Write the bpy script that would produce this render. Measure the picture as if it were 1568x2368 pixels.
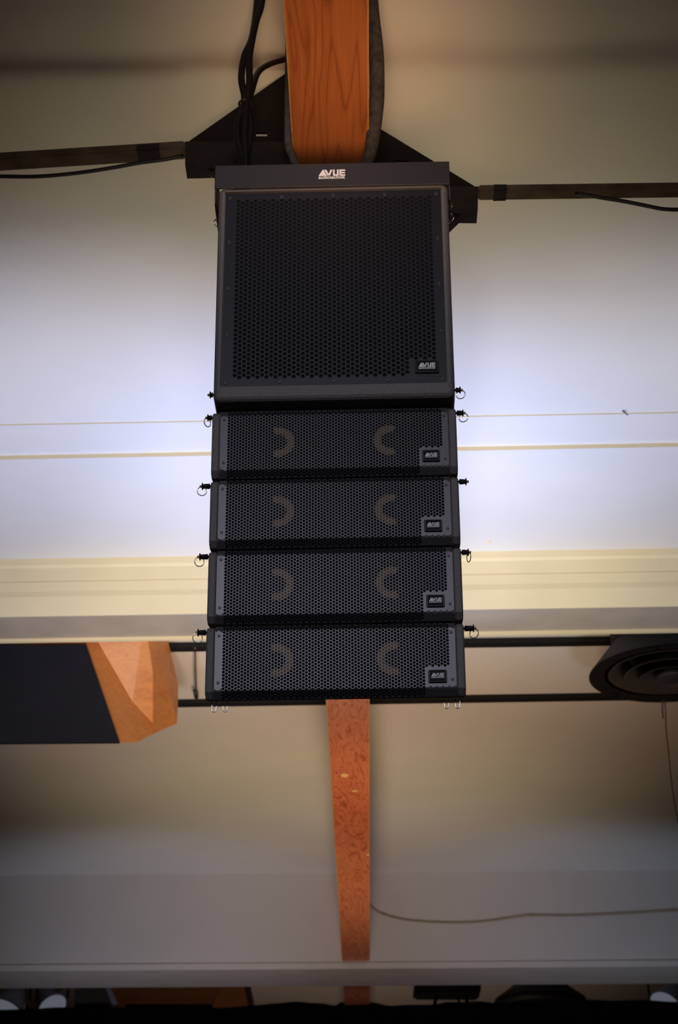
import bpy, bmesh, math, random
from mathutils import Vector, Matrix
random.seed(4)
S = bpy.context.scene
for o in list(bpy.data.objects):
    bpy.data.objects.remove(o)
COL = S.collection
PI = math.pi

# ------------------------------------------------------------------ camera
F = 4360.0; CX = 784.0; CY = 1184.0; CAMZ = 1.6
yc = Vector((72/F, -2106/F, 1.0)).normalized()            # beam direction, in (right, up, forward)
a = -50/F
zc = Vector((a, (1 + a*72/F)/(2106/F), 1.0)).normalized()
zc = (zc - yc*zc.dot(yc)).normalized()
xc = Vector((yc.y*zc.z-yc.z*zc.y, yc.z*zc.x-yc.x*zc.z, yc.x*zc.y-yc.y*zc.x))
if xc.x < 0: xc = -xc
R_ = Vector((xc.x, yc.x, zc.x)); U_ = Vector((xc.y, yc.y, zc.y)); W_ = Vector((xc.z, yc.z, zc.z))
CAM = Vector((0, 0, CAMZ))
def ray(px, py): return R_*((px-CX)/F) + U_*((CY-py)/F) + W_
def onY(px, py, Y):
    r = ray(px, py); return CAM + r*(Y/r.y)
def onZ(px, py, Z):                                        # Z measured above the camera
    r = ray(px, py); return CAM + r*(Z/r.z)
cd = bpy.data.cameras.new('camera'); cam = bpy.data.objects.new('camera', cd); COL.objects.link(cam)
cam.matrix_world = Matrix(((R_.x, U_.x, -W_.x, CAM.x), (R_.y, U_.y, -W_.y, CAM.y), (R_.z, U_.z, -W_.z, CAM.z), (0, 0, 0, 1)))
cd.sensor_fit = 'VERTICAL'; cd.sensor_height = 24; cd.sensor_width = 16; cd.lens = F/2368*24
cd.dof.use_dof = True; cd.dof.focus_distance = 4.35; cd.dof.aperture_fstop = 5.6
cd.clip_end = 200
S.camera = cam
S.view_settings.view_transform = 'Standard'; S.view_settings.look = 'None'
S.view_settings.gamma = 1; S.view_settings.exposure = 0.0; S.view_settings.use_curve_mapping = False

# ------------------------------------------------------------------ world and lamps
w = bpy.data.worlds.new('world'); S.world = w; w.use_nodes = True
w.node_tree.nodes['Background'].inputs[0].default_value = (1.0, 0.80, 0.55, 1)
w.node_tree.nodes['Background'].inputs[1].default_value = 0.04
def lamp(kind, name, loc, tgt, energy, color, **k):
    d = bpy.data.lights.new(name, kind); d.energy = energy; d.color = color
    for a_, v in k.items(): setattr(d, a_, v)
    o = bpy.data.objects.new(name, d); COL.objects.link(o); o.location = loc
    o.rotation_euler = (Vector(tgt)-Vector(loc)).to_track_quat('-Z', 'Y').to_euler()
    return o
COOL = (0.80, 0.86, 1.0); WARM = (1.0, 0.74, 0.42); NEUT = (1.0, 0.9, 0.78)
LAMPS = [
 ('SPOT','uplight_left',(-1.7,6.2,2.4),(-1.1,7.3,5.37),100,dict(spot_size=math.radians(75),spot_blend=1.0,shadow_soft_size=0.3)),
 ('SPOT','uplight_right',(1.7,6.2,2.4),(1.1,7.3,5.37),100,dict(spot_size=math.radians(75),spot_blend=1.0,shadow_soft_size=0.3)),
 ('SPOT','fill_center',(0,6.9,2.5),(0,7.3,5.37),100,dict(spot_size=math.radians(62),spot_blend=1.0,shadow_soft_size=0.3)),  # added unseen spot; makes the ceiling brightness fall off towards the edges
 ('SPOT','fill_front',(0.0,4.8,2.2),(0.0,5.0,5.37),100,dict(spot_size=math.radians(54),spot_blend=1.0,shadow_soft_size=0.85)),  # added soft fill from below for the near ceiling
 ('SPOT','fill_upper',(0.0,5.7,2.6),(0.0,5.85,5.37),100,dict(spot_size=math.radians(41),spot_blend=1.0,shadow_soft_size=1.4)),  # unseen fill added to lift the ceiling beside the flying frame
 ('SPOT','fill_beam',(0.03,1.2,2.3),(0.0,3.85,4.7),100,dict(spot_size=math.radians(14.5),spot_blend=1.0,shadow_soft_size=0.3)),  # narrow fill added to brighten the near beam underside
 ('SPOT','fill_mid',(0.0,9.6,2.6),(0,10.3,5.37),100,dict(spot_size=math.radians(95),spot_blend=1.0,shadow_soft_size=0.4)),  # added warm fill for the ceiling between the soffits
 ('SPOT','fill_far',(-0.2,11.6,2.4),(-0.2,12.4,5.37),100,dict(spot_size=math.radians(85),spot_blend=1.0,shadow_soft_size=0.4)),  # second added fill, for the ceiling nearer the far soffit
 ('SPOT','uplight_stage',(0.0,11.0,2.2),(0,14.0,4.75),100,dict(spot_size=math.radians(75),spot_blend=1.0,shadow_soft_size=0.3)),
 ('SPOT','balcony_light',(0.0,0.6,3.4),(0.0,5.4,5.37),100,dict(spot_size=math.radians(36),spot_blend=1.0,shadow_soft_size=0.12)),
 ('SPOT','fill_array',(-0.5,-1.2,4.9),(0,3.8,3.75),100,dict(spot_size=math.radians(26),spot_blend=0.6,shadow_soft_size=0.3)),  # fill spot added behind the camera for the speaker fronts
 ('SPOT','fill_soffit',(0.0,5.6,2.3),(0,8.15,5.2),100,dict(spot_size=math.radians(50),spot_blend=1.0,shadow_soft_size=0.3)),  # invented spot that lifts the cream soffit face
 ('SPOT','fill_stage_left',(-1.9,12.4,2.6),(-1.7,14.0,4.6),100,dict(spot_size=math.radians(70),spot_blend=1.0,shadow_soft_size=0.3)),  # added side fill for the left part of the far soffit
 ('SPOT','fill_stage_right',(1.9,12.4,2.6),(1.7,14.0,4.6),100,dict(spot_size=math.radians(70),spot_blend=1.0,shadow_soft_size=0.3)),  # added side fill for the right part of the far soffit
 ('SPOT','fill_wood_speaker',(-0.9,5.3,2.2),(-1.35,9.2,4.85),100,dict(spot_size=math.radians(26),spot_blend=1.0,shadow_soft_size=0.3)),  # added fill aimed at the wooden speaker on the left
 ('SPOT','fill_rear',(0.0,16.2,1.4),(0,17.6,5.3),100,dict(spot_size=math.radians(80),spot_blend=1.0,shadow_soft_size=0.4)),  # unseen fill added to lift the things beyond the far soffit
]
POWER = {'uplight_left':(262,272,355),'uplight_right':(225,232,285),'fill_center':(60,108,265),'fill_front':(10,8,5),
'fill_upper':(300,256,162),'fill_beam':(500,280,146),'fill_mid':(122,80,54),'fill_far':(92,76,47),'uplight_stage':(62,48,56),
'balcony_light':(75,62,52),'fill_array':(205,200,235),'fill_soffit':(260,225,122),'fill_stage_left':(38,42,54),'fill_stage_right':(26,33,44),
'fill_wood_speaker':(330,280,250),'fill_rear':(80,58,43)}
for kind, name, loc, tgt, e, k in LAMPS:
    c = POWER.get(name, (100, 100, 100)); m_ = max(c)
    if m_ > 0: lamp(kind, name, loc, tgt, m_, [v/m_ for v in c], **k)
# ------------------------------------------------------------------ materials
def nodemat(name):
    m = bpy.data.materials.new(name); m.use_nodes = True
    return m, m.node_tree.nodes, m.node_tree.links, m.node_tree.nodes['Principled BSDF']
def mat(name, col, rough=0.6, metal=0.0, var=0.0, scale=20, bump=0.0, bscale=200, spec=0.5, bdist=0.001):
    m, n, l, b = nodemat(name)
    b.inputs['Roughness'].default_value = rough; b.inputs['Metallic'].default_value = metal
    b.inputs['Specular IOR Level'].default_value = spec
    b.inputs['Base Color'].default_value = (*col, 1)
    tc = n.new('ShaderNodeTexCoord')
    if var:
        t = n.new('ShaderNodeTexNoise'); t.inputs['Scale'].default_value = scale; t.inputs['Detail'].default_value = 5
        l.new(tc.outputs['Object'], t.inputs['Vector'])
        r = n.new('ShaderNodeValToRGB')
        r.color_ramp.elements[0].position = 0.3; r.color_ramp.elements[1].position = 0.7
        r.color_ramp.elements[0].color = (*[c*(1-var) for c in col], 1); r.color_ramp.elements[1].color = (*[min(1, c*(1+var)) for c in col], 1)
        l.new(t.outputs['Fac'], r.inputs['Fac']); l.new(r.outputs['Color'], b.inputs['Base Color'])
    if bump:
        t2 = n.new('ShaderNodeTexNoise'); t2.inputs['Scale'].default_value = bscale; t2.inputs['Detail'].default_value = 3
        l.new(tc.outputs['Object'], t2.inputs['Vector'])
        bp = n.new('ShaderNodeBump'); bp.inputs['Strength'].default_value = bump; bp.inputs['Distance'].default_value = bdist
        l.new(t2.outputs['Fac'], bp.inputs['Height']); l.new(bp.outputs['Normal'], b.inputs['Normal'])
    return m
def woodmat(name, dark, mid, light, scale=(14, 1.0, 14), dist=3.5, burl=0.0):
    m, n, l, b = nodemat(name)
    tc = n.new('ShaderNodeTexCoord'); mp = n.new('ShaderNodeMapping'); mp.inputs['Scale'].default_value = scale
    l.new(tc.outputs['Object'], mp.inputs['Vector'])
    nz = n.new('ShaderNodeTexNoise'); nz.inputs['Scale'].default_value = 1.0; nz.inputs['Detail'].default_value = 2; nz.inputs['Distortion'].default_value = 0.3+burl
    l.new(mp.outputs['Vector'], nz.inputs['Vector'])
    mul = n.new('ShaderNodeMath'); mul.operation = 'MULTIPLY'; mul.inputs[1].default_value = dist*4
    l.new(nz.outputs['Fac'], mul.inputs[0])
    fr = n.new('ShaderNodeMath'); fr.operation = 'PINGPONG'; fr.inputs[1].default_value = 0.5
    l.new(mul.outputs[0], fr.inputs[0])
    rp = n.new('ShaderNodeValToRGB'); e = rp.color_ramp.elements
    e[0].position = 0.0; e[0].color = (*dark, 1); e[1].position = 0.5; e[1].color = (*light, 1)
    k = e.new(0.14); k.color = (*mid, 1)
    l.new(fr.outputs[0], rp.inputs['Fac'])
    # fine pores stretched along the board
    mp2 = n.new('ShaderNodeMapping'); mp2.inputs['Scale'].default_value = (scale[0]*14, scale[1]*6, scale[2]*14)
    l.new(tc.outputs['Object'], mp2.inputs['Vector'])
    n2 = n.new('ShaderNodeTexNoise'); n2.inputs['Scale'].default_value = 1.0; n2.inputs['Detail'].default_value = 4
    l.new(mp2.outputs['Vector'], n2.inputs['Vector'])
    r2 = n.new('ShaderNodeValToRGB'); r2.color_ramp.elements[0].position = 0.3; r2.color_ramp.elements[0].color = (.8, .8, .8, 1); r2.color_ramp.elements[1].position = 0.6
    l.new(n2.outputs['Fac'], r2.inputs['Fac'])
    mx = n.new('ShaderNodeMix'); mx.data_type = 'RGBA'; mx.blend_type = 'MULTIPLY'; mx.inputs[0].default_value = 0.8
    l.new(rp.outputs['Color'], mx.inputs[6]); l.new(r2.outputs['Color'], mx.inputs[7])
    l.new(mx.outputs[2], b.inputs['Base Color'])
    b.inputs['Roughness'].default_value = 0.5
    return m
M = {}
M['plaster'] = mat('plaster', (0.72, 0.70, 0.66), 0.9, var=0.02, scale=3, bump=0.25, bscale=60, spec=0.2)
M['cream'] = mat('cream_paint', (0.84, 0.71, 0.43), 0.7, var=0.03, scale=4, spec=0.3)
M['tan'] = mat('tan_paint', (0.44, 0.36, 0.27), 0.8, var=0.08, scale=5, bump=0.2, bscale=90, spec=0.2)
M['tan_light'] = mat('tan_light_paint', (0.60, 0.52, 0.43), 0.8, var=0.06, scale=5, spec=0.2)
M['floor'] = mat('floor_carpet', (0.16, 0.11, 0.08), 0.95, var=0.2, scale=40)
M['wall'] = mat('wall_paint', (0.5, 0.42, 0.33), 0.9, var=0.04, scale=4)
M['beam'] = woodmat('beam_wood', (0.33, 0.100, 0.030), (0.46, 0.150, 0.046), (0.51, 0.172, 0.055), (9, 0.7, 9), 3.0)
M['beam_far'] = woodmat('beam_far_wood', (0.36, 0.085, 0.035), (0.60, 0.175, 0.078), (0.66, 0.21, 0.095), (12, 2.2, 12), 1.6, 1.2)
M['edge'] = mat('beam_arris_lit', (0.72, 0.40, 0.14), 0.6, var=0.15, scale=30)  # lighter tone paints the sunlit edge lines into the wood colour
M['chip'] = mat('bare_wood', (0.8, 0.5, 0.2), 0.6, var=0.2, scale=40)
M['veneer'] = woodmat('veneer', (0.66, 0.25, 0.075), (0.74, 0.29, 0.085), (0.78, 0.32, 0.095), (3, 3, 6), 0.7)
M['cab'] = mat('cabinet_coating', (0.155, 0.146, 0.148), 0.5, var=0.15, scale=300, bump=1.0, bscale=380, spec=0.6, bdist=0.0016)
M['frame'] = mat('frame_coating', (0.024, 0.023, 0.026), 0.5, bump=0.3, bscale=600, spec=0.5)
M['grille'] = mat('grille_metal', (0.075, 0.074, 0.082), 0.38, metal=0.25, spec=0.6)
M['grille_sub'] = mat('grille_coating', (0.013, 0.014, 0.020), 0.42, metal=0.0, spec=0.35)
M['void'] = mat('speaker_interior', (0.013, 0.014, 0.019), 0.9, spec=0.1)
M['ring'] = mat('driver_surround', (0.19, 0.13, 0.07), 0.7, spec=0.2)
M['black'] = mat('black_paint', (0.008, 0.008, 0.010), 0.55, spec=0.3)
M['blacksteel'] = mat('black_steel', (0.024, 0.023, 0.025), 0.5, var=0.2, scale=30, spec=0.4)
M['tube'] = mat('worn_steel_tube', (0.16, 0.12, 0.095), 0.42, metal=0.3, var=0.35, scale=14, spec=0.5)
M['cable'] = mat('cable_rubber', (0.010, 0.010, 0.012), 0.45, spec=0.4)
M['sling'] = mat('sling_webbing', (0.045, 0.043, 0.045), 0.8, var=0.5, scale=60, bump=0.8, bscale=150)
M['white'] = mat('white_print', (0.92, 0.93, 0.97), 0.6)
M['badge'] = mat('badge_plate', (0.010, 0.010, 0.012), 0.6, spec=0.15)
M['steel'] = mat('bright_steel', (0.75, 0.73, 0.70), 0.2, metal=1.0)
M['brass'] = mat('brass', (0.80, 0.50, 0.14), 0.3, metal=1.0)
M['screw'] = mat('screw_head', (0.05, 0.05, 0.055), 0.45, metal=0.4)
M['duct'] = mat('diffuser_paint', (0.045, 0.038, 0.033), 0.5, var=0.1, scale=10)
M['duct_in'] = mat('diffuser_inner', (0.06, 0.045, 0.033), 0.5, var=0.1, scale=10)
M['cloth'] = mat('black_velour', (0.004, 0.004, 0.005), 0.95, spec=0.1)
M['spk'] = mat('speaker_cloth', (0.013, 0.014, 0.019), 0.9, var=0.1, scale=8, spec=0.2)
M['twine'] = mat('twine', (0.13, 0.08, 0.045), 0.9)
M['wire'] = mat('painted_wire', (0.42, 0.33, 0.20), 0.8)
M['shade'] = mat('aluminium_shade', (0.45, 0.48, 0.56), 0.35, metal=0.6)
M['lens'] = bpy.data.materials.new('lit_lens'); M['lens'].use_nodes = True
_b = M['lens'].node_tree.nodes['Principled BSDF']; _b.inputs['Emission Color'].default_value = (0.75, 0.83, 1, 1); _b.inputs['Emission Strength'].default_value = 0.12; _b.inputs['Base Color'].default_value = (0.5, 0.5, 0.55, 1)

# ------------------------------------------------------------------ helpers
def obj(name, bm, m, parent=None, smooth=False, origin=None):
    bmesh.ops.recalc_face_normals(bm, faces=bm.faces[:])
    return link(name, bm, m, parent, smooth, origin)
def link(name, bm, m, parent=None, smooth=False, origin=None):
    me = bpy.data.meshes.new(name)
    if origin is not None:
        bmesh.ops.translate(bm, verts=bm.verts[:], vec=-Vector(origin))
    if smooth:
        for f in bm.faces: f.smooth = True
    bm.to_mesh(me); bm.free()
    for mm in (m if isinstance(m, (list, tuple)) else [m]): me.materials.append(mm)
    o = bpy.data.objects.new(name, me); COL.objects.link(o)
    if origin is not None: o.location = origin
    if parent is not None: o.parent = parent
    return o
def centre(bm):
    c = Vector((0, 0, 0))
    for v in bm.verts: c += v.co
    return c/len(bm.verts)
def tag(o, label, cat, group=None, kind=None):
    o['label'] = label; o['category'] = cat
    if group: o['group'] = group
    if kind: o['kind'] = kind
    return o
def struct(o): o['kind'] = 'structure'; return o
def thing(name, label, cat, loc=(0, 0, 0), group=None):
    o = bpy.data.objects.new(name, None); COL.objects.link(o); o.location = loc; o.empty_display_size = 0.05
    return tag(o, label, cat, group)
def box(bm, x0, x1, y0, y1, z0, z1, mi=0):
    v = [bm.verts.new(p) for p in ((x0, y0, z0), (x1, y0, z0), (x1, y1, z0), (x0, y1, z0), (x0, y0, z1), (x1, y0, z1), (x1, y1, z1), (x0, y1, z1))]
    fs = []
    for q in ((0, 3, 2, 1), (4, 5, 6, 7), (0, 1, 5, 4), (1, 2, 6, 5), (2, 3, 7, 6), (3, 0, 4, 7)):
        f = bm.faces.new([v[i] for i in q]); f.material_index = mi; fs.append(f)
    return fs
def bevbox(bm, x0, x1, y0, y1, z0, z1, r, seg=3):
    t = bmesh.new(); box(t, x0, x1, y0, y1, z0, z1)
    bmesh.ops.bevel(t, geom=t.edges[:], offset=r, segments=seg, affect='EDGES', profile=0.5)
    me = bpy.data.meshes.new('t'); t.to_mesh(me); t.free(); bm.from_mesh(me); bpy.data.meshes.remove(me)
def hexa(bm, lo, hi):                                      # two rings of matching points -> closed solid
    A = [bm.verts.new(p) for p in lo]; B = [bm.verts.new(p) for p in hi]; n = len(A)
    bm.faces.new(A); bm.faces.new(B[::-1])
    for i in range(n): bm.faces.new((A[i], A[(i+1) % n], B[(i+1) % n], B[i]))
def frameof(d):
    d = d.normalized(); u = Vector((0, 0, 1)) if abs(d.z) < 0.9 else Vector((1, 0, 0))
    s = d.cross(u).normalized(); return s, s.cross(d).normalized()
def catmull(P, k=8):
    P = [Vector(p) for p in P]; Q = [P[0]*2-P[1]] + P + [P[-1]*2-P[-2]]; out = []
    for i in range(1, len(Q)-2):
        for j in range(k):
            t = j/k; a_, b_, c_, d_ = Q[i-1], Q[i], Q[i+1], Q[i+2]
            out.append(0.5*((2*b_)+(c_-a_)*t+(2*a_-5*b_+4*c_-d_)*t*t+(3*b_-a_-3*c_+d_)*t**3))
    out.append(P[-1]); return out
def tube(bm, P, r, n=10, flat=1.0):
    P = [Vector(p) for p in P]; rings = []; s = None
    for i, p in enumerate(P):
        d = (P[min(i+1, len(P)-1)]-P[max(i-1, 0)]).normalized()
        if s is None: s, u = frameof(d)
        else:
            s = (s - d*s.dot(d)).normalized(); u = s.cross(d)
        rr = r(i/(len(P)-1)) if callable(r) else r
        rings.append([bm.verts.new(p + s*math.cos(2*PI*k/n)*rr + u*math.sin(2*PI*k/n)*rr*flat) for k in range(n)])
    for i in range(len(rings)-1):
        for k in range(n): bm.faces.new((rings[i][k], rings[i][(k+1) % n], rings[i+1][(k+1) % n], rings[i+1][k]))
    bm.faces.new(rings[0][::-1]); bm.faces.new(rings[-1])
def lathe(bm, c, ax, prof, n=24):                          # prof: (along, radius)
    c = Vector(c); ax = Vector(ax).normalized(); s, u = frameof(ax); rings = []
    for h, r in prof:
        rings.append([bm.verts.new(c+ax*h+(s*math.cos(2*PI*k/n)+u*math.sin(2*PI*k/n))*max(r, 1e-5)) for k in range(n)])
    for i in range(len(rings)-1):
        for k in range(n): bm.faces.new((rings[i][k], rings[i][(k+1) % n], rings[i+1][(k+1) % n], rings[i+1][k]))
    bm.faces.new(rings[0][::-1]); bm.faces.new(rings[-1])
def torus(bm, c, ax, R, r, n=28, m=8):
    c = Vector(c); s, u = frameof(Vector(ax)); ax = Vector(ax).normalized(); g = []
    for i in range(n):
        d = s*math.cos(2*PI*i/n)+u*math.sin(2*PI*i/n)
        g.append([bm.verts.new(c+d*(R+r*math.cos(2*PI*k/m))+ax*r*math.sin(2*PI*k/m)) for k in range(m)])
    for i in range(n):
        for k in range(m): bm.faces.new((g[i][k], g[i][(k+1) % m], g[(i+1) % n][(k+1) % m], g[(i+1) % n][k]))
def slab_px(bm, pts, Y, th):                               # polygon traced on the plane Y, with thickness
    lo = [onY(px, py, Y) for px, py in pts]; hexa(bm, lo, [p+Vector((0, th, 0)) for p in lo])

# ------------------------------------------------------------------ ceiling, soffits, floor, walls
C = 3.77                                                   # ceiling above the camera
def pxline(yl, yr, Z, xl=0, xr=1568):                      # a line seen at yl (px x=xl) and yr (px x=xr), lying at height Z
    A = onZ(xl, yl, Z); B = onZ(xr, yr, Z); d = (B-A)/(B.x-A.x)
    return A + d*(-7.0-A.x), A + d*(7.0-A.x)
def strip_solid(name, near, far, z0, z1, m):
    bm = bmesh.new()
    lo = [near[0], near[1], far[1], far[0]]
    hexa(bm, [Vector((p.x, p.y, z0)) for p in lo], [Vector((p.x, p.y, z1)) for p in lo])
    bmesh.ops.recalc_face_normals(bm, faces=bm.faces[:])
    for f in bm.faces:
        if f.normal.y < -0.9: f.material_index = 1
    return struct(obj(name, bm, [m, M['cream']]))
def profile_run(name, A, B, prof, mats):                   # prof: closed (d, z) outline; mats: material per edge
    bm = bmesh.new(); d = (B-A).normalized(); n = Vector((-d.y, d.x, 0))
    if n.y < 0: n = -n
    ra = [bm.verts.new(Vector((A.x, A.y, 0))+n*q+Vector((0, 0, z))) for q, z in prof]
    rb = [bm.verts.new(Vector((B.x, B.y, 0))+n*q+Vector((0, 0, z))) for q, z in prof]
    k = len(prof); used = []
    for mm in mats:
        if mm not in used: used.append(mm)
    for i in range(k):
        f = bm.faces.new((ra[i], ra[(i+1) % k], rb[(i+1) % k], rb[i])); f.material_index = used.index(mats[i])
    bm.faces.new(ra); bm.faces.new(rb[::-1])
    return struct(obj(name, bm, [M[u] for u in used]))
cz = CAMZ+C
# main ceiling slab
bm = bmesh.new(); box(bm, -7, 7, -3, 24, cz, cz+0.12); struct(obj('ceiling', bm, M['plaster']))
lA = pxline(984, 955, C-0.006); lB = pxline(1063, 1033, C-0.026); lH = pxline(1282, 1256, C)
strip_solid('trim_1', lA, (lB[0]+Vector((0, .01, 0)), lB[1]+Vector((0, .01, 0))), cz-0.006, cz+0.01, M['plaster'])
strip_solid('trim_2', lB, (lH[0]+Vector((0, .05, 0)), lH[1]+Vector((0, .05, 0))), cz-0.026, cz+0.01, M['plaster'])
zb = CAMZ+3.443
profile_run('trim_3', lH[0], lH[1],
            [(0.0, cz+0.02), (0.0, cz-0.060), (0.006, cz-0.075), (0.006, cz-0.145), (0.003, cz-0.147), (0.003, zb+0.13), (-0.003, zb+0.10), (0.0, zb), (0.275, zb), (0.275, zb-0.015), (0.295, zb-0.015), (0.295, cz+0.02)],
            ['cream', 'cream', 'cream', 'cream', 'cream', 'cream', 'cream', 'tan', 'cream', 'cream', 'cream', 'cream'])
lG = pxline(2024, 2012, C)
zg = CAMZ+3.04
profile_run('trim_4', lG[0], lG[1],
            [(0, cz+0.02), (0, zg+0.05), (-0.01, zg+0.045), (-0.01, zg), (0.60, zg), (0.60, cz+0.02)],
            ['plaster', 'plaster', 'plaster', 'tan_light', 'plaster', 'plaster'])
bm = bmesh.new(); box(bm, -7, 7, -3, 24, -0.1, 0); struct(obj('floor', bm, M['floor']))
bm = bmesh.new(); box(bm, -7.1, -7, -3, 24, 0, cz); struct(obj('wall_left', bm, M['wall']))
bm = bmesh.new(); box(bm, 7, 7.1, -3, 24, 0, cz); struct(obj('wall_right', bm, M['wall']))
bm = bmesh.new(); box(bm, -7, 7, 23.9, 24, 0, cz); struct(obj('wall_back', bm, M['wall']))

# ------------------------------------------------------------------ the wooden beam
ZB = 3.1
BL = onZ(675, 335, ZB).x; BR = onZ(853.5, 335, ZB).x
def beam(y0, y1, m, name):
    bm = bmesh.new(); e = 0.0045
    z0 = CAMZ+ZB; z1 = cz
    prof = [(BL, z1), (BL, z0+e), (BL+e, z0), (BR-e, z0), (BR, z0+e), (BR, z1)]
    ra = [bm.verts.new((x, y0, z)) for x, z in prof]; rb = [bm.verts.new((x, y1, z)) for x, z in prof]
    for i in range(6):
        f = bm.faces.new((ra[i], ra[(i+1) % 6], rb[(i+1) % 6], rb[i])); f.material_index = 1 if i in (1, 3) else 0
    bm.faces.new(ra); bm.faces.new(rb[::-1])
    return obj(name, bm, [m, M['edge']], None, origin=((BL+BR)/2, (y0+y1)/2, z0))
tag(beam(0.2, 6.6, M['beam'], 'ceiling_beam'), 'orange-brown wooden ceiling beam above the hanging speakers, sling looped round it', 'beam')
yB = onZ(810, 2226, ZB).y
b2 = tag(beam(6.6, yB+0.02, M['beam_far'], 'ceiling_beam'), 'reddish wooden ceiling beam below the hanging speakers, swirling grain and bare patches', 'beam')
for px, py, w_, h_ in ((797, 1794, 11, 5), (820, 1830, 9, 2.2), (851, 1977, 4, 3)):
    bm = bmesh.new(); pts = []
    for k in range(9):
        a_ = 2*PI*k/9; rr = 0.7+0.4*random.random()
        pts.append(onZ(px+math.cos(a_)*w_*rr, py+math.sin(a_)*h_*rr, ZB-0.001))
    hexa(bm, pts, [p+Vector((0, 0, 0.004)) for p in pts])
    c = centre(bm); o = obj('bare_patch', bm, M['chip'], None, origin=c); o.parent = b2; o.location = c-b2.location
    o['label'] = 'bare yellowish patch of wood'
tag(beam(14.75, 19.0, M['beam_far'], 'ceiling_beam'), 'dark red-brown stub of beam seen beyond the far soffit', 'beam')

# ------------------------------------------------------------------ logo and lettering
def logo_bm(width, depth=0.0008):
    s = width/3.57; bm = bmesh.new()
    polys = [[(0, 0), (.56, 1), (.70, 1), (1.10, 0)], [(.78, 1), (1.06, 1), (1.50, 0), (1.20, 0)], [(1.24, 0), (1.54, 0), (1.86, 1), (1.60, 1)],
             [(1.93, 0), (2.17, 0), (2.17, 1), (1.93, 1)], [(2.17, 0), (2.46, 0), (2.46, .24), (2.17, .24)], [(2.46, 0), (2.70, 0), (2.70, 1), (2.46, 1)],
             [(2.80, 0), (3.04, 0), (3.04, 1), (2.80, 1)], [(3.04, 0), (3.57, 0), (3.57, .22), (3.04, .22)], [(3.04, .39), (3.54, .39), (3.54, .61), (3.04, .61)], [(3.04, .78), (3.57, .78), (3.57, 1), (3.04, 1)]]
    for p in polys:
        lo = [Vector(((x-1.785)*s, -depth, z*s)) for x, z in p]; hexa(bm, lo, [q+Vector((0, depth, 0)) for q in lo])
    return bm
_txt = None
def word_mesh():
    global _txt
    if _txt is None:
        cu = bpy.data.curves.new('word', 'FONT'); cu.body = 'audiotechnik'; cu.size = 1; cu.offset = 0.022; cu.align_x = 'CENTER'
        cu.extrude = 0.03
        o = bpy.data.objects.new('word', cu); COL.objects.link(o); bpy.context.view_layer.update()
        _txt = bpy.data.meshes.new_from_object(o.evaluated_get(bpy.context.evaluated_depsgraph_get()))
        bpy.data.objects.remove(o)
    return _txt
def logo(parent, x, z, width, y):
    bm = logo_bm(width); bmesh.ops.translate(bm, verts=bm.verts[:], vec=(x, y, z))
    t = bmesh.new(); t.from_mesh(word_mesh())
    xs = [v.co.x for v in t.verts]; k = width/(max(xs)-min(xs))
    for v in t.verts: v.co = Vector((x+(v.co.x-(max(xs)+min(xs))/2)*k, y-0.0004-v.co.z*k*0.3, z-width*0.128+v.co.y*k*1.08))
    me = bpy.data.meshes.new('t'); t.to_mesh(me); t.free(); bm.from_mesh(me); bpy.data.meshes.remove(me)
    o = obj('lettering', bm, M['white'], parent); o['label'] = 'white lettering reading VUE audiotechnik'
    return o

# ------------------------------------------------------------------ speakers
D = 3.80; WS = 0.56
xA = onY(772.5, 1000, D).x
TILT = math.radians(-0.9)
def zrow(py, y=D): return onY(775, py, y).z
def perforated(name, parent, m, x0, x1, path, hx0, hx1, hs0, hs1, p, ratio, skip, wall=0.0015):
    """plate on the unrolled coordinates (x, s); path: list of (s, y, z)"""
    def at(x, s, dy=0.0):
        s = min(max(s, path[0][0]), path[-1][0])
        for (s0, y0, z0), (s1, y1, z1) in zip(path, path[1:]):
            if s <= s1:
                t = (s-s0)/(s1-s0); return Vector((x, y0+(y1-y0)*t+dy, z0+(z1-z0)*t))
    bm = bmesh.new(); R = p/math.sqrt(3); cw = 1.5*R
    sA, sB = path[0][0], path[-1][0]
    cache = {}
    def V(x, s):
        x = min(max(x, x0), x1); s = min(max(s, sA), sB); k = (round(x*1e5), round(s*1e5))
        if k not in cache: cache[k] = bm.verts.new(at(x, s))
        return cache[k]
    ncol = int((x1-x0)/cw)+3; nrow = int((sB-sA)/p)+3
    for i in range(-1, ncol):
        for j in range(-1, nrow):
            cxx = x0+i*cw; cs = sA+j*p+(p/2 if i % 2 else 0)
            O = [(cxx+R*math.cos(k*PI/3), cs+R*math.sin(k*PI/3)) for k in range(6)]
            ov = [V(*q) for q in O]
            hole = hx0 < cxx < hx1 and hs0 < cs < hs1 and not skip(cxx, cs)
            if hole:
                I = [(cxx+R*ratio*math.cos(k*PI/3), cs+R*ratio*math.sin(k*PI/3)) for k in range(6)]
                iv = [bm.verts.new(at(*q)) for q in I]; bv = [bm.verts.new(at(*q, dy=wall)) for q in I]
                for k in range(6):
                    n = (k+1) % 6
                    bm.faces.new((ov[k], ov[n], iv[n], iv[k])); bm.faces.new((iv[k], iv[n], bv[n], bv[k]))
            else:
                u = []
                for v in ov:
                    if v not in u: u.append(v)
                if len(u) > 2:
                    try: bm.faces.new(u)
                    except ValueError: pass
    o = link(name, bm, m, parent)
    return o
def screw(parent, x, y, z, r=0.0042):
    bm = bmesh.new(); lathe(bm, (x, y, z), (0, -1, 0), [(-0.001, r), (0.0008, r), (0.0014, r*0.8), (0.0014, r*0.45), (0.0006, r*0.4)], 14)
    return obj('screw', bm, M['screw'], parent)
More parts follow.
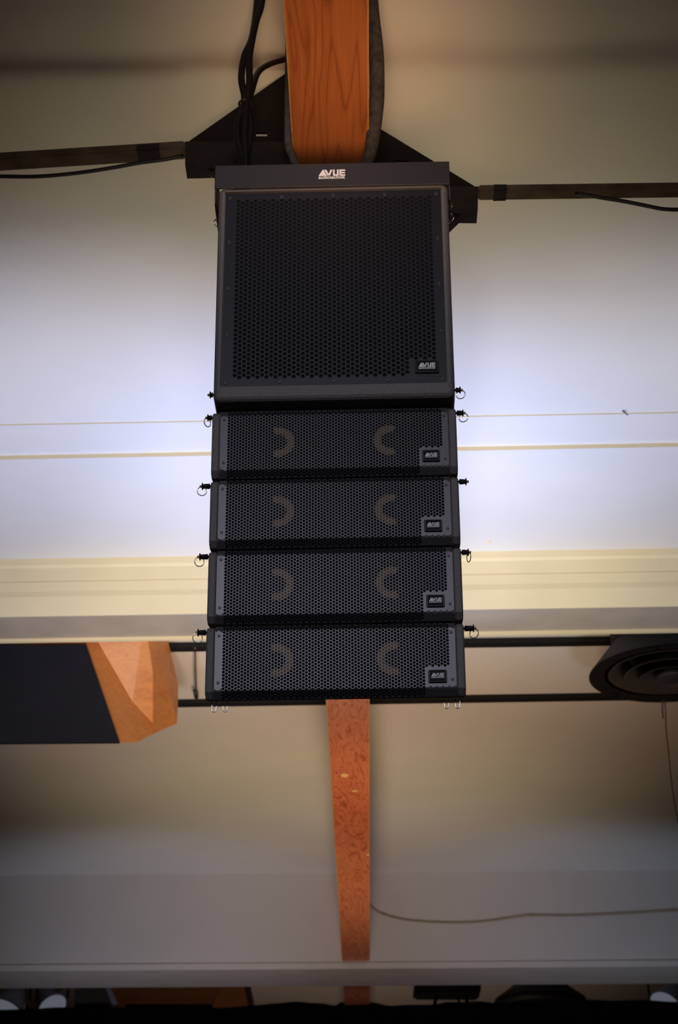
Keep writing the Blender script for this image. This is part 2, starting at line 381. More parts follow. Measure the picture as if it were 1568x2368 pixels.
def pin(parent, side, y, z, L, ring_drop=1, ringtilt=0.3, fl=0.0085, rr=0.0105):
    x = side*WS/2; s = side
    bm = bmesh.new()
    lathe(bm, (x-s*0.004, y, z), (s, 0, 0), [(0, .0030), (.006, .0030), (.0062, .0062), (L-.006, .0058), (L-.003, .0050), (L-.0015, fl), (L, fl), (L+.0006, fl*.7)], 18)
    o = obj('locking_pin', bm, M['black'], parent, True)
    bm = bmesh.new(); lathe(bm, (x-s*0.004, y, z), (s, 0, 0), [(L, .0030), (L+.0050, .0030), (L+.0055, .0018)], 12)
    b = obj('button', bm, M['brass'], o, True)
    b['label'] = 'brass button at the pin end'
    if ring_drop:
        bm = bmesh.new()
        ax = Vector((s*math.sin(ringtilt), math.cos(ringtilt), 0.1))
        torus(bm, (x+s*(L-.004), y-0.002, z-rr-.0025), ax, rr, .0011)
        r_ = obj('ring', bm, M['steel'], o, True); r_['label'] = 'thin steel ring on the pin'
def badge(parent, cx, cz_, w_, h_, y):
    bm = bmesh.new(); bevbox(bm, cx-w_/2, cx+w_/2, y-0.0045, y+0.002, cz_-h_/2, cz_+h_/2, 0.003, 2)
    o = obj('badge', bm, M['badge'], parent); 
    bm = bmesh.new()
    for q in ((-1, 1), (1, -1)):
        pass
    e = 0.0012; X = w_/2-.0015; Z = h_/2-.0015; yy = y-0.0052
    box(bm, cx-X, cx-X+e, yy, yy+.001, cz_-Z, cz_+Z); box(bm, cx+X-e, cx+X, yy, yy+.001, cz_-Z, cz_+Z)
    box(bm, cx-X, cx+X, yy, yy+.001, cz_-Z, cz_-Z+e*.6); box(bm, cx-X, cx+X, yy, yy+.001, cz_+Z-e*.6, cz_+Z)
    obj('rim', bm, M['screw'], o)
    logo(o, cx, cz_-h_*0.06, w_*0.70, y-0.0048)
    o['label'] = 'small black maker badge with white lettering'
DEP = 0.24
def element(idx, ztop, zbot, label, pins):
    rise = 0.105 if idx == 3 else 0.05
    H = ztop-zbot
    t = thing('line_array_speaker', label, 'speaker', (xA, D, zbot), 'line array speakers in the hanging column')
    t.rotation_euler = (0, 0, TILT)
    g = 0.0025; top = H-g; bc = 0.016; tc = 0.012
    prof = [(0.014, g), (0.0, g+bc), (0.0, top-tc), (0.007, top), (DEP, top-0.02), (DEP, g+rise)]   # (y, z)
    def prism(x0, x1, prof):
        bm = bmesh.new(); hexa(bm, [(x0, y, z) for y, z in prof], [(x1, y, z) for y, z in prof]); return bm
    # cheeks either side of the grille, rounded outside
    gx = WS/2-0.0185
    bm = prism(-WS/2, WS/2, [(y+0.004, z) if y < 0.1 else (y, z) for y, z in prof])
    hull = obj('cabinet', bm, M['cab'], t)
    bv = hull.modifiers.new('b', 'BEVEL'); bv.width = 0.007; bv.segments = 3; bv.limit_method = 'ANGLE'; bv.angle_limit = math.radians(60)
    for s in (-1, 1):
        bm = prism(min(s*gx, s*WS/2), max(s*gx, s*WS/2), [(y-0.001, z) if y < 0.1 else (0.03, z) for y, z in prof])
        o = obj('side_cheek', bm, M['cab'], t)
        bv = o.modifiers.new('b', 'BEVEL'); bv.width = 0.005; bv.segments = 3; bv.limit_method = 'ANGLE'; bv.angle_limit = math.radians(50)
    # baffle behind the holes
    gg = gx-0.0012
    path = [(0, 0.014-.004, g), (0.0213, -.002, g+bc), (0.0213+(top-tc-g-bc), -.002, top-tc)]
    s2 = path[-1][0]; path.append((s2+0.0139, 0.005, top))
    bm = prism(-gg, gg, [(p_[1]+.0028, p_[2]) for p_ in path] + [(.02, top-.002), (.02, g+.002)])
    obj('baffle', bm, M['void'], t)
    px_, pz_ = 0.220, g+bc+0.026     # badge centre
    bw, bh = 0.040, 0.030
    def skip(x, s):
        if s < 0.002: return True
        return x > px_-bw/2-0.009 and s < 0.0213+0.049
    perforated('grille', t, M['grille'], -gg, gg, path, -0.2445, 0.2445, 0.001, s2+0.0125, 0.00765, 0.83, skip)
    for s in (-1, 1):
        bm = bmesh.new()
        # half-ring surround of the woofer, seen through the mesh
        c = Vector((s*-0.128, -.0005, g+bc+(top-tc-g-bc)*0.50)); n = 18; r0, r1 = .0205, .0385
        vs = []
        for k in range(n+1):
            a_ = math.radians(-108+216*k/n) if s > 0 else math.radians(72+216*k/n)
            # left driver opens to the left, right driver opens to the right
            d = Vector((math.cos(a_), 0, math.sin(a_)))
            vs.append([bm.verts.new(c+d*r0+Vector((0, .001, 0))), bm.verts.new(c+d*(r0+r1)/2+Vector((0, -.0002, 0))), bm.verts.new(c+d*r1+Vector((0, .001, 0)))])
        for k in range(n):
            bm.faces.new((vs[k][0], vs[k+1][0], vs[k+1][1], vs[k][1])); bm.faces.new((vs[k][1], vs[k+1][1], vs[k+1][2], vs[k][2]))
        r_ = obj('driver_surround', bm, M['ring'], t, True); r_['label'] = 'tan curved woofer surround behind the mesh'
        for zz in (g+bc+0.019, top-tc-0.012): screw(t, s*(gg-0.0085), -.002, zz, 0.0033)
    badge(t, px_, pz_, bw, bh, -.002)
    for (sd, L, rd, rt) in pins: pin(t, sd, 0.012, top-0.004-0.006, L, rd, rt)
    return t
rows = [(944, 1100.5), (1102.5, 1263), (1265.5, 1438.5), (1441, 1614)]
labs = ['slim black speaker with mesh front, topmost of four, right under the big square speaker',
        'black speaker with mesh front, second of the four slim ones counting down',
        'black speaker with mesh front, third of the four slim ones counting down',
        'black speaker with mesh front, lowest of the hanging column, steel prongs below it']
pins = [[(-1, .016, 1, .9), (1, .021, 1, .3)], [(-1, .024, 1, .2), (1, .022, 0, 0)], [(-1, .025, 1, .2), (1, .021, 1, 1.2)], [(-1, .024, 1, .1), (1, .026, 1, .5)]]
els = []
for i, (a_, b_) in enumerate(rows):
    els.append(element(i, zrow(a_), zrow(b_), labs[i], pins[i]))
for s in (-1, 1):                                          # steel prongs under the lowest box
    for dx in (0.0, 0.024):
        bm = bmesh.new(); x = s*(0.262-dx)
        tube(bm, catmull([(x-.0045, .03, .012), (x-.0045, .03, -.012), (x, .03, -.0165), (x+.0045, .03, -.012), (x+.0045, .03, .012)], 4), .0012, 6)
        o = obj('rigging_prong', bm, M['steel'], els[3], True); o['label'] = 'bright steel prong'

# the big square speaker
zt, zb_ = zrow(426), zrow(898)
t = thing('subwoofer', 'large square black speaker with mesh front, hanging below the flying frame', 'speaker', (xA, D, zb_)); t.rotation_euler = (0, 0, TILT)
H = zt-zb_; lip = 0.0145
bm = bmesh.new(); SD = 0.50; W2 = WS/2
bevbox(bm, -W2, W2, 0.0, SD, -0.026, H, 0.016, 4)
o = obj('cabinet', bm, M['cab'], t, True)
# front opening: cut by building the recess as a boolean-free inset
me = o.data; b2m = bmesh.new(); b2m.from_mesh(me)
ff = max((f for f in b2m.faces if abs(f.normal.y+1) < 0.01), key=lambda f: f.calc_area())
r = bmesh.ops.inset_region(b2m, faces=[ff], thickness=0.0022, depth=0)
for v in ff.verts:                                          # recess outline
    v.co.x = (W2-lip)*(1 if v.co.x > 0 else -1); v.co.z = (H-0.0155) if v.co.z > H/2 else 0.0095
ex = bmesh.ops.extrude_discrete_faces(b2m, faces=[ff])['faces'][0]
for v in ex.verts: v.co.y += 0.012
b2m.to_mesh(me); b2m.free()
for p_ in me.polygons: p_.use_smooth = False
gx0 = W2-lip-0.003; gz0 = 0.0125; gz1 = H-0.018
path = [(0, 0.006, gz0), (gz1-gz0, 0.006, gz1)]
bm = bmesh.new(); box(bm, -gx0, gx0, .0092, .0115, gz0, gz1); obj('baffle', bm, M['void'], t)
def skip(x, s): return x > 0.178 and s < 0.062
perforated('grille', t, M['grille_sub'], -gx0, gx0, path, -gx0+0.022, gx0-0.022, 0.021, gz1-gz0-0.021, 0.0122, 0.77, skip, 0.002)
fw, fh = gx0-0.011, gz1-0.011
for k in range(5):
    x = -fw+2*fw*k/4; screw(t, x, .006, gz0+0.011, .0055); screw(t, x, .006, fh, .0055)
for k in (1, 2, 3):
    z = gz0+0.011+(fh-gz0-.011)*k/4; screw(t, -fw, .006, z, .0055); screw(t, fw, .006, z, .0055)
badge(t, 0.2165, 0.055, 0.056, 0.035, .006)
for s in (-1, 1):
    bm = bmesh.new(); bevbox(bm, s*.21-.028, s*.21+.028, .05, .08, -.0275, -.025, .001, 1); obj('skid', bm, M['frame'], t)
bm = bmesh.new(); box(bm, -WS/2+0.012, WS/2-0.012, .045, .40, -0.043, -0.024); obj('rigging_spacer', bm, M['black'], t)
for s in (-1, 1):
    pin(t, s, .02, 0.0, .013 if s < 0 else .017, s > 0, .3)
    pin(t, s, .05, H-.062, .010, 1, 0.5, rr=.009)
    pin(t, s, .05, H-.030, .010, 1, 0.9, rr=.007)

# flying frame on top
zf0, zf1 = zrow(433.5), zrow(381)
FW = (onY(1039, 400, D).x-onY(497, 400, D).x)/2
t = thing('flying_frame', 'black steel flying frame with white lettering on top of the square speaker', 'rigging frame', (onY(768, 400, D).x, D-0.006, zf0)); t.rotation_euler = (0, 0, TILT*0.6)
HF = zf1-zf0
bm = bmesh.new(); bevbox(bm, -FW, FW, 0, .006, 0, HF, .0012, 1); obj('front_bar', bm, M['frame'], t)
bm = bmesh.new(); bevbox(bm, -FW, FW, .50, .506, .014, HF, .0012, 1); obj('rear_bar', bm, M['frame'], t)
for s in (-1, 1):
    bm = bmesh.new(); x = s*(FW-.003)
    prof = [(.0055, HF), (.50, HF), (.50, 0), (.16, 0), (.13, -.05), (.012, -.038), (.0055, 0)]
    hexa(bm, [(x+s*.0006, y, z) for y, z in prof], [(x+s*.003, y, z) for y, z in prof]); obj('side_plate', bm, M['frame'], t)
    bm = bmesh.new(); bevbox(bm, s*.10-.004, s*.10+.004, .006, .50, .014, HF-.004, .001, 1); obj('cross_rib', bm, M['frame'], t)
logo(t, -.0005, HF*0.44, 0.0655, -.0002)
# shackle under the beam
SH = thing('shackle', 'steel shackle joining the sling to the flying frame', 'shackle', (onY(768, 400, 4.08).x, 4.08, zf1-.02))
bm = bmesh.new(); tube(bm, catmull([(-.022, 0, -.005), (-.026, 0, .03), (0, 0, .066), (.026, 0, .03), (.022, 0, -.005)], 6), .006, 8); obj('bow', bm, M['screw'], SH, True)
bm = bmesh.new(); tube(bm, [(-.03, 0, 0), (.03, 0, 0)], .006, 8); obj('bolt', bm, M['screw'], SH, True)
# sling round the beam
YS = 4.09
L = [(768, 455), (722, 425), (690, 392), (676, 362), (667, 335), (666, 300), (667, 230), (669, 100), (672, -60)]
Rr = [(768, 455), (812, 425), (840, 392), (855, 358), (862, 320), (868, 270), (872, 210), (870, 120), (860, 30), (854, -60)]
bm = bmesh.new(); tube(bm, catmull([onY(x, y, YS) for x, y in L], 6), lambda t_: .0080+.001*t_, 12, 1.2)
c = centre(bm); sl = thing('round_sling', 'grey-black round sling looped loosely over the wooden beam', 'sling', (onY(768, 455, YS).x, YS, onY(768, 455, YS).z))
o = obj('sling_leg', bm, M['sling'], None, True); o.parent = sl; o.location = -Vector(sl.location)
bm = bmesh.new(); tube(bm, catmull([onY(x, y, YS) for x, y in Rr], 6), lambda t_: .0095+.0065*min(1, t_*1.6), 14, 1.3)
o = obj('sling_leg', bm, M['sling'], None, True); o.parent = sl; o.location = -Vector(sl.location)

# ------------------------------------------------------------------ brackets, pipes and cables behind the array
def keep(o, t): o.parent = t; o.location = Vector(o.location)-Vector(t.location)
YG = 4.62
def plate_with_slot(outer_top, bottom, slot, Y, th):
    """outer_top: [(x,y)...] slanting edge; plate between it and y=bottom, slot rectangle left open"""
    bm = bmesh.new(); (x0, y0), (x1, y1) = outer_top; f = lambda x: y0+(y1-y0)*(x-x0)/(x1-x0)
    sx0, sx1, sy0, sy1 = slot
    for p in ([(x0, y0), (sx0, f(sx0)), (sx0, bottom), (x0, bottom)], [(sx0, f(sx0)), (sx1, f(sx1)), (sx1, sy0), (sx0, sy0)],
              [(sx0, sy1), (sx1, sy1), (sx1, bottom), (sx0, bottom)], [(sx1, f(sx1)), (x1, y1), (x1, bottom), (sx1, bottom)]):
        slab_px(bm, p, Y, th)
    return bm
bo = onY(560, 380, YG)
t = thing('gusset_bracket', 'black triangular steel bracket on the left side of the beam', 'bracket', bo)
bm = plate_with_slot([(436, 327), (686, 152)], 332, (592, 618, 306, 315), YG+.03, .010); keep(obj('gusset_plate', bm, M['black']), t)
bm = bmesh.new(); slab_px(bm, [(428, 327), (686, 327), (686, 374), (428, 381)], YG-.03, .07); keep(obj('mounting_tube', bm, M['blacksteel']), t)
bm = bmesh.new(); tube(bm, catmull([onY(432, 376, YG), onY(455, 382, YG), onY(500, 408, YG), onY(580, 452, YG)], 5), .0085, 8); keep(obj('brace', bm, M['blacksteel']), t)
t = thing('gusset_bracket', 'black triangular steel bracket on the right side of the beam', 'bracket', onY(1000, 485, YG))
bm = plate_with_slot([(852, 281), (1105, 435)], 440, (912, 945, 371, 381), YG+.03, .010)
keep(obj('gusset_plate', bm, M['black']), t)
bm = bmesh.new(); slab_px(bm, [(858, 431), (1106, 431), (1105, 485), (858, 482)], YG-.03, .07); keep(obj('mounting_tube', bm, M['blacksteel']), t)
bm = bmesh.new(); tube(bm, [onY(1086, 482, YG), onY(1036, 531, YG), onY(960, 606, YG)], .0098, 8); keep(obj('brace', bm, M['blacksteel']), t)
def bar_px(name, A, B, m, wy, hz, label, cat, group=None):
    bm = bmesh.new(); d = (B-A).normalized(); n = Vector((-d.y, d.x, 0)).normalized()*wy; u = Vector((0, 0, hz))
    q = [(0, 0), (1, 0), (1, 1), (0, 1)]
    hexa(bm, [A+n*a_+u*b_ for a_, b_ in q], [B+n*a_+u*b_ for a_, b_ in q])
    bmesh.ops.bevel(bm, geom=bm.edges[:], offset=min(wy, hz)*0.2, segments=2, affect='EDGES')
    c = centre(bm); o = obj(name, bm, m, None, origin=c)
    if label: tag(o, label, cat, group)
    return o
A = onY(-2500, 525, YG); B = onY(427, 339.5, YG)
p1 = bar_px('steel_tube', A, B, M['tube'], .066, .026, 'dark worn steel tube running left from the bracket', 'tube')
A2 = onY(312, 347.5, YG)+Vector((0, -.002, -.002)); B2 = onY(372, 343.8, YG)+Vector((0, -.002, -.002))
o = bar_px('coupling', A2, B2, M['blacksteel'], .064, .026, None, None); keep(o, p1)
A = onY(1107, 439, YG); B = onY(4200, 398, YG)
p2 = bar_px('steel_tube', A, B, M['tube'], .056, .020, 'dark worn steel tube running right from the bracket', 'tube')
A2 = onY(1139, 439.5, YG)+Vector((0, -.002, -.002)); B2 = onY(1176, 439, YG)+Vector((0, -.002, -.002))
o = bar_px('coupling', A2, B2, M['blacksteel'], .060, .024, None, None); keep(o, p2)
def cable(name, pts, Y, r, label, cat='cable', m='cable', grp=None, n=8):
    bm = bmesh.new(); tube(bm, catmull([onY(x, y, Y) if not isinstance(Y, (list, tuple)) else onY(x, y, Y[i]) for i, (x, y) in enumerate(pts)], 6), r, n)
    c = centre(bm); return tag(obj(name, bm, M[m], None, True, origin=c), label, cat, grp)
cable('signal_cable', [(-400, 400), (-200, 406), (0, 408), (90, 408), (180, 400), (260, 388), (320, 377), (380, 369), (424, 360)], YG-.01, .0062, 'black cable sagging below the left steel tube')
cable('signal_cable', [(1330, 446), (1390, 457), (1445, 466), (1500, 477), (1540, 484), (1600, 484), (1800, 478), (1990, 462)], YG-.01, .0062, 'black cable sagging below the right steel tube')
g_ = 'hanging cables left of the beam'
cable('power_cable', [(600, -120), (595, 0), (583, 85), (565, 130), (558, 180), (565, 222), (563, 248), (550, 280), (549, 315), (561, 372), (566, 450)], 4.16, .0095, 'leftmost black cable hanging beside the beam into the speakers', grp=g_)
cable('power_cable', [(610, -120), (606, 0), (591, 55), (577, 130), (577, 190), (570, 245), (566, 300), (568, 372), (572, 450)], 4.145, .0095, 'middle black cable hanging straight beside the beam', grp=g_)
cable('power_cable', [(700, 128), (661, 137), (624, 148), (598, 166), (586, 198), (575, 245), (580, 290), (577, 330), (572, 372), (570, 450)], [4.7, 4.5, 4.35, 4.25, 4.2, 4.17, 4.17, 4.17, 4.17, 4.17], .0088, 'black cable curving out from behind the beam to join the hanging bundle', grp=g_)
bm = bmesh.new(); p0 = onY(567, 241, 4.155); torus(bm, p0, (0, 0.2, 1), .0165, .0035, 20, 6)
tag(obj('cable_tie', bm, M['blacksteel'], None, True, origin=p0), 'small black tie round the hanging cables', 'cable tie')

# ------------------------------------------------------------------ between the soffits
def track(ya, yb, xa, xb, th_px, label):
    ZK = C-th_px[1]
    A = onZ(xa, ya, ZK); B = onZ(xb, yb, ZK); d = (B-A)/(B.x-A.x)
    A_, B_ = A+d*(-6.9-A.x), A+d*(6.9-A.x)
    return bar_px('ceiling_bar', A_, B_, M['black'], th_px[0], th_px[1], label, 'bar')
# lower edge of a bar seen from below is its far/lower edge: keep the near bottom edge on the given pixel line
track(1501, 1490, 410, 1200, (.05, .042), 'black steel bar on the ceiling, just below the cream soffit')
track(1630, 1618, 410, 1200, (.05, .036), 'black steel bar on the ceiling, lower one above the long beam')
ZK = C-.035
yr0 = onZ(452, 1500, ZK).y; yr1 = onZ(452, 1625, ZK).y; xr = onZ(452, 1560, ZK).x
t = thing('tie_rod', 'thin dark rod joining the two black ceiling bars', 'rod', (xr, yr1, CAMZ+ZK-.005))
bm = bmesh.new(); tube(bm, [onZ(451, 1498, ZK-.002), onZ(454, 1622, ZK-.002)], .005, 8); keep(obj('rod', bm, M['twine'], None, True), t)
bm = bmesh.new(); tube(bm, [onZ(452, 1598, ZK-.004), onZ(454, 1612, ZK-.004)], .013, 10); keep(obj('clamp', bm, M['blacksteel'], None, True), t)

# round diffuser
dc = onZ(1552, 1558, 3.50)
t = thing('air_diffuser', 'large round dark air diffuser with nested rings near the right edge', 'air vent', (dc.x, dc.y, CAMZ+3.50))
def conering(r0, z0, r1, z1, th, m, name='ring'):
    bm = bmesh.new(); lathe(bm, (0, 0, 0), (0, 0, 1), [(z0, r0), (z0, r0-th), (z1, r1-th), (z1, r1), (z0, r0)], 64)
    # remove the caps so that the ring is open
    for f in [f for f in bm.faces if len(f.verts) > 10]: bm.faces.remove(f)
    return obj(name, bm, m, t, True)
conering(.425, .0, .30, .16, .006, M['black'])
conering(.425, -.004, .345, .004, .0, M['duct'], 'flange')
conering(.325, .005, .20, .13, .012, M['duct_in'])
conering(.245, -.01, .13, .10, .012, M['duct_in'])
conering(.165, -.025, .07, .07, .010, M['duct_in'])
bm = bmesh.new(); lathe(bm, (0, 0, 0), (0, 0, 1), [(-.035, .0), (-.030, .075), (-.020, .085), (.01, .05), (.05, .03)], 40); obj('centre_cone', bm, M['duct'], t, True)
bm = bmesh.new(); lathe(bm, (0, 0, 0), (0, 0, 1), [(.10, .30), (.27, .30)], 48); obj('neck', bm, M['black'], t, True)
bm = bmesh.new(); lathe(bm, (0, 0, 0), (0, 0, 1), [(.155, .0), (.156, .29)], 48); obj('damper', bm, M['black'], t)
cable('twine', [(1532, 1618), (1532, 1640), (1534, 1662)], dc.y, .004, 'short dark cord end hanging under the round diffuser', 'cord', 'twine')
cable('twine', [(1537, 1618), (1539, 1640), (1541, 1690), (1547, 1745), (1552, 1800), (1561, 1860), (1585, 1990)], dc.y, .0032, 'long thin brown cord hanging from the round diffuser', 'cord', 'twine')

# wood-sided speaker at the left
def at(p): return onY(*p)
t = thing('wooden_speaker', 'large black-fronted speaker with angular orange wood sides at the left edge', 'speaker', onY(120, 1600, 9.3))
Tb = (-420, 1432, 8.86); b_ = (183, 1432, 8.86); c_ = (278, 1718, 9.00); d_ = (-420, 1724, 9.00)
def onpl(px, py, a_, b2_, c2_):
    P0, P1, P2 = (q if isinstance(q, Vector) else onY(*q) for q in (a_, b2_, c2_)); n = (P1-P0).cross(P2-P0)
    r = ray(px, py); y = (CAM+r*((P0-CAM).dot(n)/r.dot(n))).y; return (px, py, y)
A3 = (354, 1673, 9.20)
A1, A2, A4, A5 = (onpl(x, y, b_, c_, A3) for x, y in ((197, 1432), (306, 1622), (319, 1716), (354, 1697)))
B1 = (334, 1432, A1[2]+.02); B2 = onpl(354, 1558, A1, A3, B1)
C4 = (409, 1673, 9.40); C1, C2, C3 = (onpl(x, y, B1, A3, C4) for x, y in ((343, 1432), (392, 1603), (405, 1648)))
O1 = (377, 1432, C1[2]+.25); O2 = (411, 1577, C2[2]+.22); O3 = (412, 1616, C3[2]+.2)
bm = bmesh.new(); vm = {}
def V(p):
    if p not in vm: vm[p] = bm.verts.new(onY(*p))
    return vm[p]
K1 = (-420, 1470, 9.75); K2 = (350, 1470, 9.75); K3 = (-420, 1640, 9.75); K4 = (385, 1640, 9.75)
K1 = (-420, 1500, 9.9); K2 = (340, 1500, 9.9)
for f in ([b_, c_, A4, A5, A3, A2, A1], [A1, A2, A3, B2, B1], [B1, B2, A3, A5, C4, C3, C2, C1], [C1, C2, C3, C4, O3, O2, O1],
          [Tb, b_, c_, d_], [d_, c_, A4, A5, C4, O3, K4, K3], [O1, O2, O3, K4, K2], [Tb, K1, K3, d_], [K1, K2, K4, K3], [Tb, b_, A1, B1, C1, O1, K2, K1]):
    try: bm.faces.new([V(p) for p in f])
    except ValueError: pass
bmesh.ops.triangulate(bm, faces=[f for f in bm.faces if len(f.verts) > 4])
keep(obj('cabinet', bm, M['veneer']), t)
bm = bmesh.new(); q = [(-400, 1490, 8.885), (199, 1490, 8.885), (276, 1715, 8.992), (-400, 1721, 8.992)]
lo = [onY(x, y, Y-.02) for x, y, Y in q]; hexa(bm, lo, [p+Vector((0, .03, 0)) for p in lo]); keep(obj('grille_cloth', bm, M['spk']), t)
bm = bmesh.new()
for x in (-300, 150): tube(bm, [onY(x, 1480, 9.4), onY(x, 1480, 9.4)+Vector((0, 0, .6))], .006, 6)
bm.free()

# wire stapled to the far soffit
fy = (lG[0]+(lG[1]-lG[0])*0.5).y
def wire_pts(P):
    out = []
    d = lG[1]-lG[0]
    for px, py in P:
        # intersect the pixel ray with the soffit face
        r = ray(px, py); n = Vector((-d.y, d.x, 0)); tt = (lG[0]-CAM).dot(n)/r.dot(n); out.append(CAM+r*tt+Vector((0, -.012, 0)))
    return out
bm = bmesh.new(); tube(bm, catmull(wire_pts([(857, 2093), (868, 2105), (890, 2117), (940, 2129), (1000, 2134), (1070, 2135), (1130, 2131), (1200, 2121), (1230, 2118), (1320, 2119), (1420, 2115), (1568, 2107), (1750, 2098)]), 5), .0045, 6)
c = centre(bm); wr = tag(obj('wire', bm, M['wire'], None, True, origin=c), 'thin tan wire drooping along the far soffit right of the beam', 'wire')
for px, py in ((888, 2115), (1230, 2118), (1556, 2107)):
    bm = bmesh.new(); p = wire_pts([(px, py)])[0]; bevbox(bm, p.x-.014, p.x+.014, p.y-.004, p.y+.012, p.z-.006, p.z+.006, .002, 1)
    o = obj('staple', bm, M['wire'], None, origin=p); keep(o, wr)
bm = bmesh.new(); p = onZ(1131, 1253, C-0.026); lathe(bm, p, (0, 0, -1), [(-.002, .011), (.004, .011), (.006, .008)], 20)
tag(obj('ceiling_stud', bm, M['cream'], None, True, origin=p), 'tiny round stud on the white ceiling right of the speakers', 'stud')
bm = bmesh.new(); p = onZ(1440, 951, C-0.001); tube(bm, catmull([p+Vector((0, 0, .001)), p+Vector((.008, -.01, -.012)), p+Vector((.02, .004, -.016))], 4), .003, 6)
tag(obj('ceiling_hook', bm, M['twine'], None, True, origin=p), 'tiny dark hook in the white ceiling at the right', 'hook')

# ------------------------------------------------------------------ beyond the far soffit
# black drape along the bottom
YD = 15.75
top = [(-900, 2332), (-300, 2330), (0, 2334), (60, 2334), (120, 2330), (250, 2330), (400, 2330), (500, 2331), (580, 2326), (640, 2319), (690, 2316), (740, 2320), (775, 2326), (790, 2317), (860, 2318), (905, 2325), (1000, 2323), (1040, 2317), (1100, 2315), (1150, 2319), (1220, 2315), (1340, 2312), (1430, 2314), (1500, 2312), (1560, 2317), (1800, 2325), (2400, 2325)]
bm = bmesh.new(); ft = []; n_ = 260
for i in range(n_+1):
    px = -900+3300*i/n_
    for (x0, y0), (x1, y1) in zip(top, top[1:]):
        if x0 <= px <= x1: t_ = (px-x0)/(x1-x0); t_ = t_*t_*(3-2*t_); py = y0+(y1-y0)*t_; break
    P = onY(px, py, YD); fold = .035*math.sin(i*0.9)+.02*math.sin(i*0.37)
    ft.append([bm.verts.new(P+Vector((0, fold*.3, 0))), bm.verts.new(P+Vector((0, fold, -.25))), bm.verts.new(P+Vector((0, fold*1.4, -1.6))),
               bm.verts.new(P+Vector((0, .06+fold*1.4, -1.6))), bm.verts.new(P+Vector((0, .06+fold, -.25))), bm.verts.new(P+Vector((0, .05+fold*.3, 0)))])
for a_, b2_ in zip(ft, ft[1:]):
    for k in range(6): bm.faces.new((a_[k], a_[(k+1) % 6], b2_[(k+1) % 6], b2_[k]))
c = centre(bm); tag(obj('stage_drape', bm, M['cloth'], None, origin=c), 'black cloth valance with uneven top edge along the bottom', 'curtain')
# second wood-sided speaker
t = thing('wooden_speaker', 'orange wood cabinet partly hidden between far soffit and black drape', 'speaker', onY(410, 2320, 16.8))
def prism_px(pts, Y0, Y1, name, m, t):
    bm = bmesh.new(); lo = [onY(x, y, Y0) for x, y in pts]; hexa(bm, lo, [p+Vector((0, Y1-Y0, 0)) for p in lo]); keep(obj(name, bm, m), t)
prism_px([(222, 2246), (520, 2246), (485, 2352), (290, 2352)], 16.6, 17.4, 'cabinet', M['veneer'], t)
prism_px([(520, 2246), (556, 2246), (578, 2352), (485, 2352)], 16.5, 17.3, 'side_panel', M['veneer'], t)
prism_px([(556, 2250), (572, 2250), (592, 2350), (578, 2350)], 16.7, 17.3, 'corner_panel', M['duct_in'], t)
prism_px([(290, 2322), (490, 2322), (490, 2350), (290, 2350)], 16.45, 16.62, 'grille_cloth', M['spk'], t)
# grey duct beside it
t = thing('ceiling_duct', 'grey box duct with pale edge left of the far wooden cabinet', 'duct', onY(210, 2320, 16.4))
prism_px([(175, 2246), (232, 2246), (262, 2350), (170, 2350)], 15.85, 16.2, 'casing', M['duct_in'], t)
prism_px([(228, 2246), (240, 2246), (282, 2345), (268, 2345)], 15.83, 15.86, 'edge_trim', M['shade'], t)
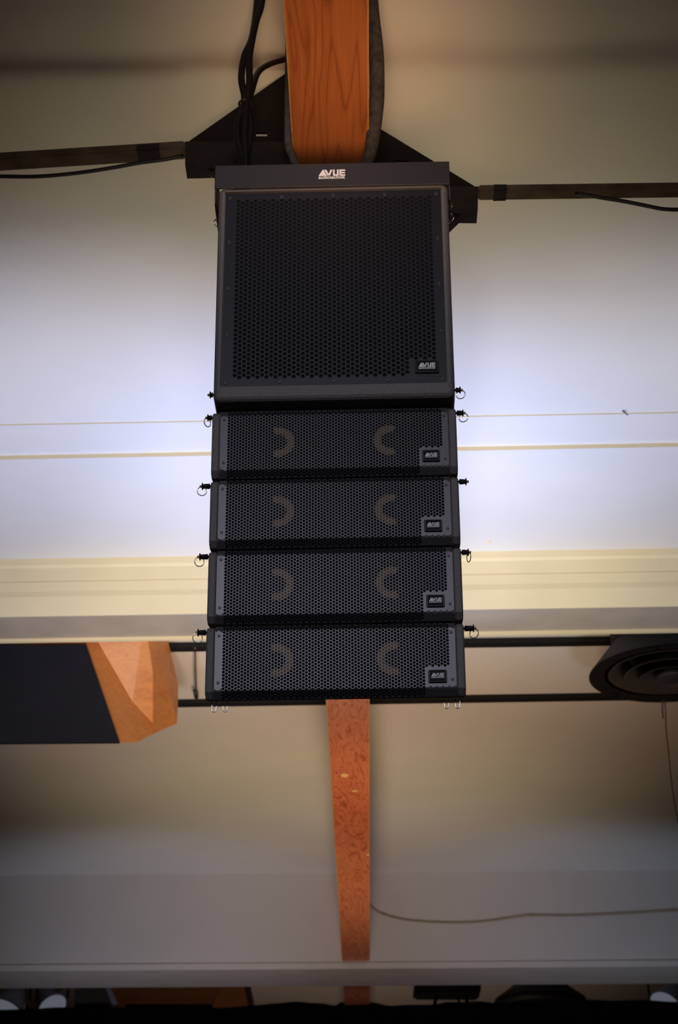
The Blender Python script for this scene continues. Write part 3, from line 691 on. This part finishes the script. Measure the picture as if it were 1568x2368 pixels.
# bright stage lamps
def stage_lamp(px, py, Y, s, tilt, label):
    p = onY(px, py, Y); t = thing('stage_lamp', label, 'stage lamp', p, 'bright stage lamps beyond the far soffit'); ax = Vector((math.sin(tilt), -.55, -math.cos(tilt)))
    bm = bmesh.new(); lathe(bm, (0, 0, 0), ax, [(-.16*s, .05*s), (-.08*s, .075*s), (.10*s, .15*s), (.11*s, .15*s), (.10*s, .145*s)], 28); obj('reflector', bm, M['shade'], t, True)
    bm = bmesh.new(); lathe(bm, (0, 0, 0), ax, [(.095*s, .14*s), (.112*s, .11*s)], 28); obj('lens', bm, M['lens'], t, True)
    bm = bmesh.new(); tube(bm, catmull([(-.17*s, 0, 0), (-.16*s, 0, .18*s), (0, 0, .30*s), (.16*s, 0, .18*s), (.17*s, 0, 0)], 5), .010, 6); tube(bm, [(0, 0, .30*s), (0, 0, CAMZ+C-p.z)], .012, 8); obj('yoke', bm, M['blacksteel'], t, True)
    bm = bmesh.new(); tube(bm, catmull([(0, 0, .30*s), (.1*s, .02, .12*s), (.03, .02, .05), (.12*s, -.03, -.05*s), (.05, .02, .1)], 6), .007, 6); obj('flex', bm, M['cable'], t, True)
stage_lamp(28, 2318, 16.2, 1.2, -.35, 'brightest lamp, at the bottom left corner above the black drape')
stage_lamp(112, 2312, 16.5, .95, .6, 'second lamp from the left edge above the black drape')
stage_lamp(1548, 2306, 16.3, 1.0, -.6, 'bright lamp at the bottom right corner above the black drape')
# dark pendant
t = thing('hanging_fixture', 'flat dark fixture on splayed legs below the far soffit', 'light fixture', onY(1035, 2296, 16.6))
prism_px([(960, 2262), (1114, 2262), (1112, 2290), (1104, 2297), (966, 2296), (956, 2290)], 16.6, 16.9, 'housing', M['black'], t)
bm = bmesh.new(); p_ = onY(1035, 2290, 16.75); tube(bm, [p_, Vector((p_.x, p_.y, cz))], .015, 8); keep(obj('stem', bm, M['black']), t)
for a_, b2_ in (((1012, 2296), (1003, 2330)), ((1074, 2296), (1084, 2330))):
    bm = bmesh.new(); tube(bm, [onY(*a_, 16.7), onY(*b2_, 16.7)], .016, 8); keep(obj('leg', bm, M['black']), t)
bm = bmesh.new(); tube(bm, catmull([onY(1036, 2290, 16.7), onY(1042, 2305, 16.7), (onY(1052, 2298, 16.7)), onY(1060, 2312, 16.7), onY(1066, 2330, 16.7)], 5), .012, 6); keep(obj('flex', bm, M['cable'], None, True), t)
# far round diffuser
p = onY(1250, 2318, 16.9)
t = thing('air_diffuser', 'dark round air diffuser partly hidden behind the black drape', 'air vent', p)
bm = bmesh.new(); lathe(bm, (0, 0, 0), (0, 0, 1), [(-.02, .40), (.0, .41), (.03, .40), (.10, .30), (.16, .22), (.40, .22)], 48); obj('cone', bm, M['black'], t, True)
bm = bmesh.new(); torus(bm, (0, 0, -.01), (0, 0, 1), .33, .018, 48, 8); obj('ring', bm, M['duct'], t, True)
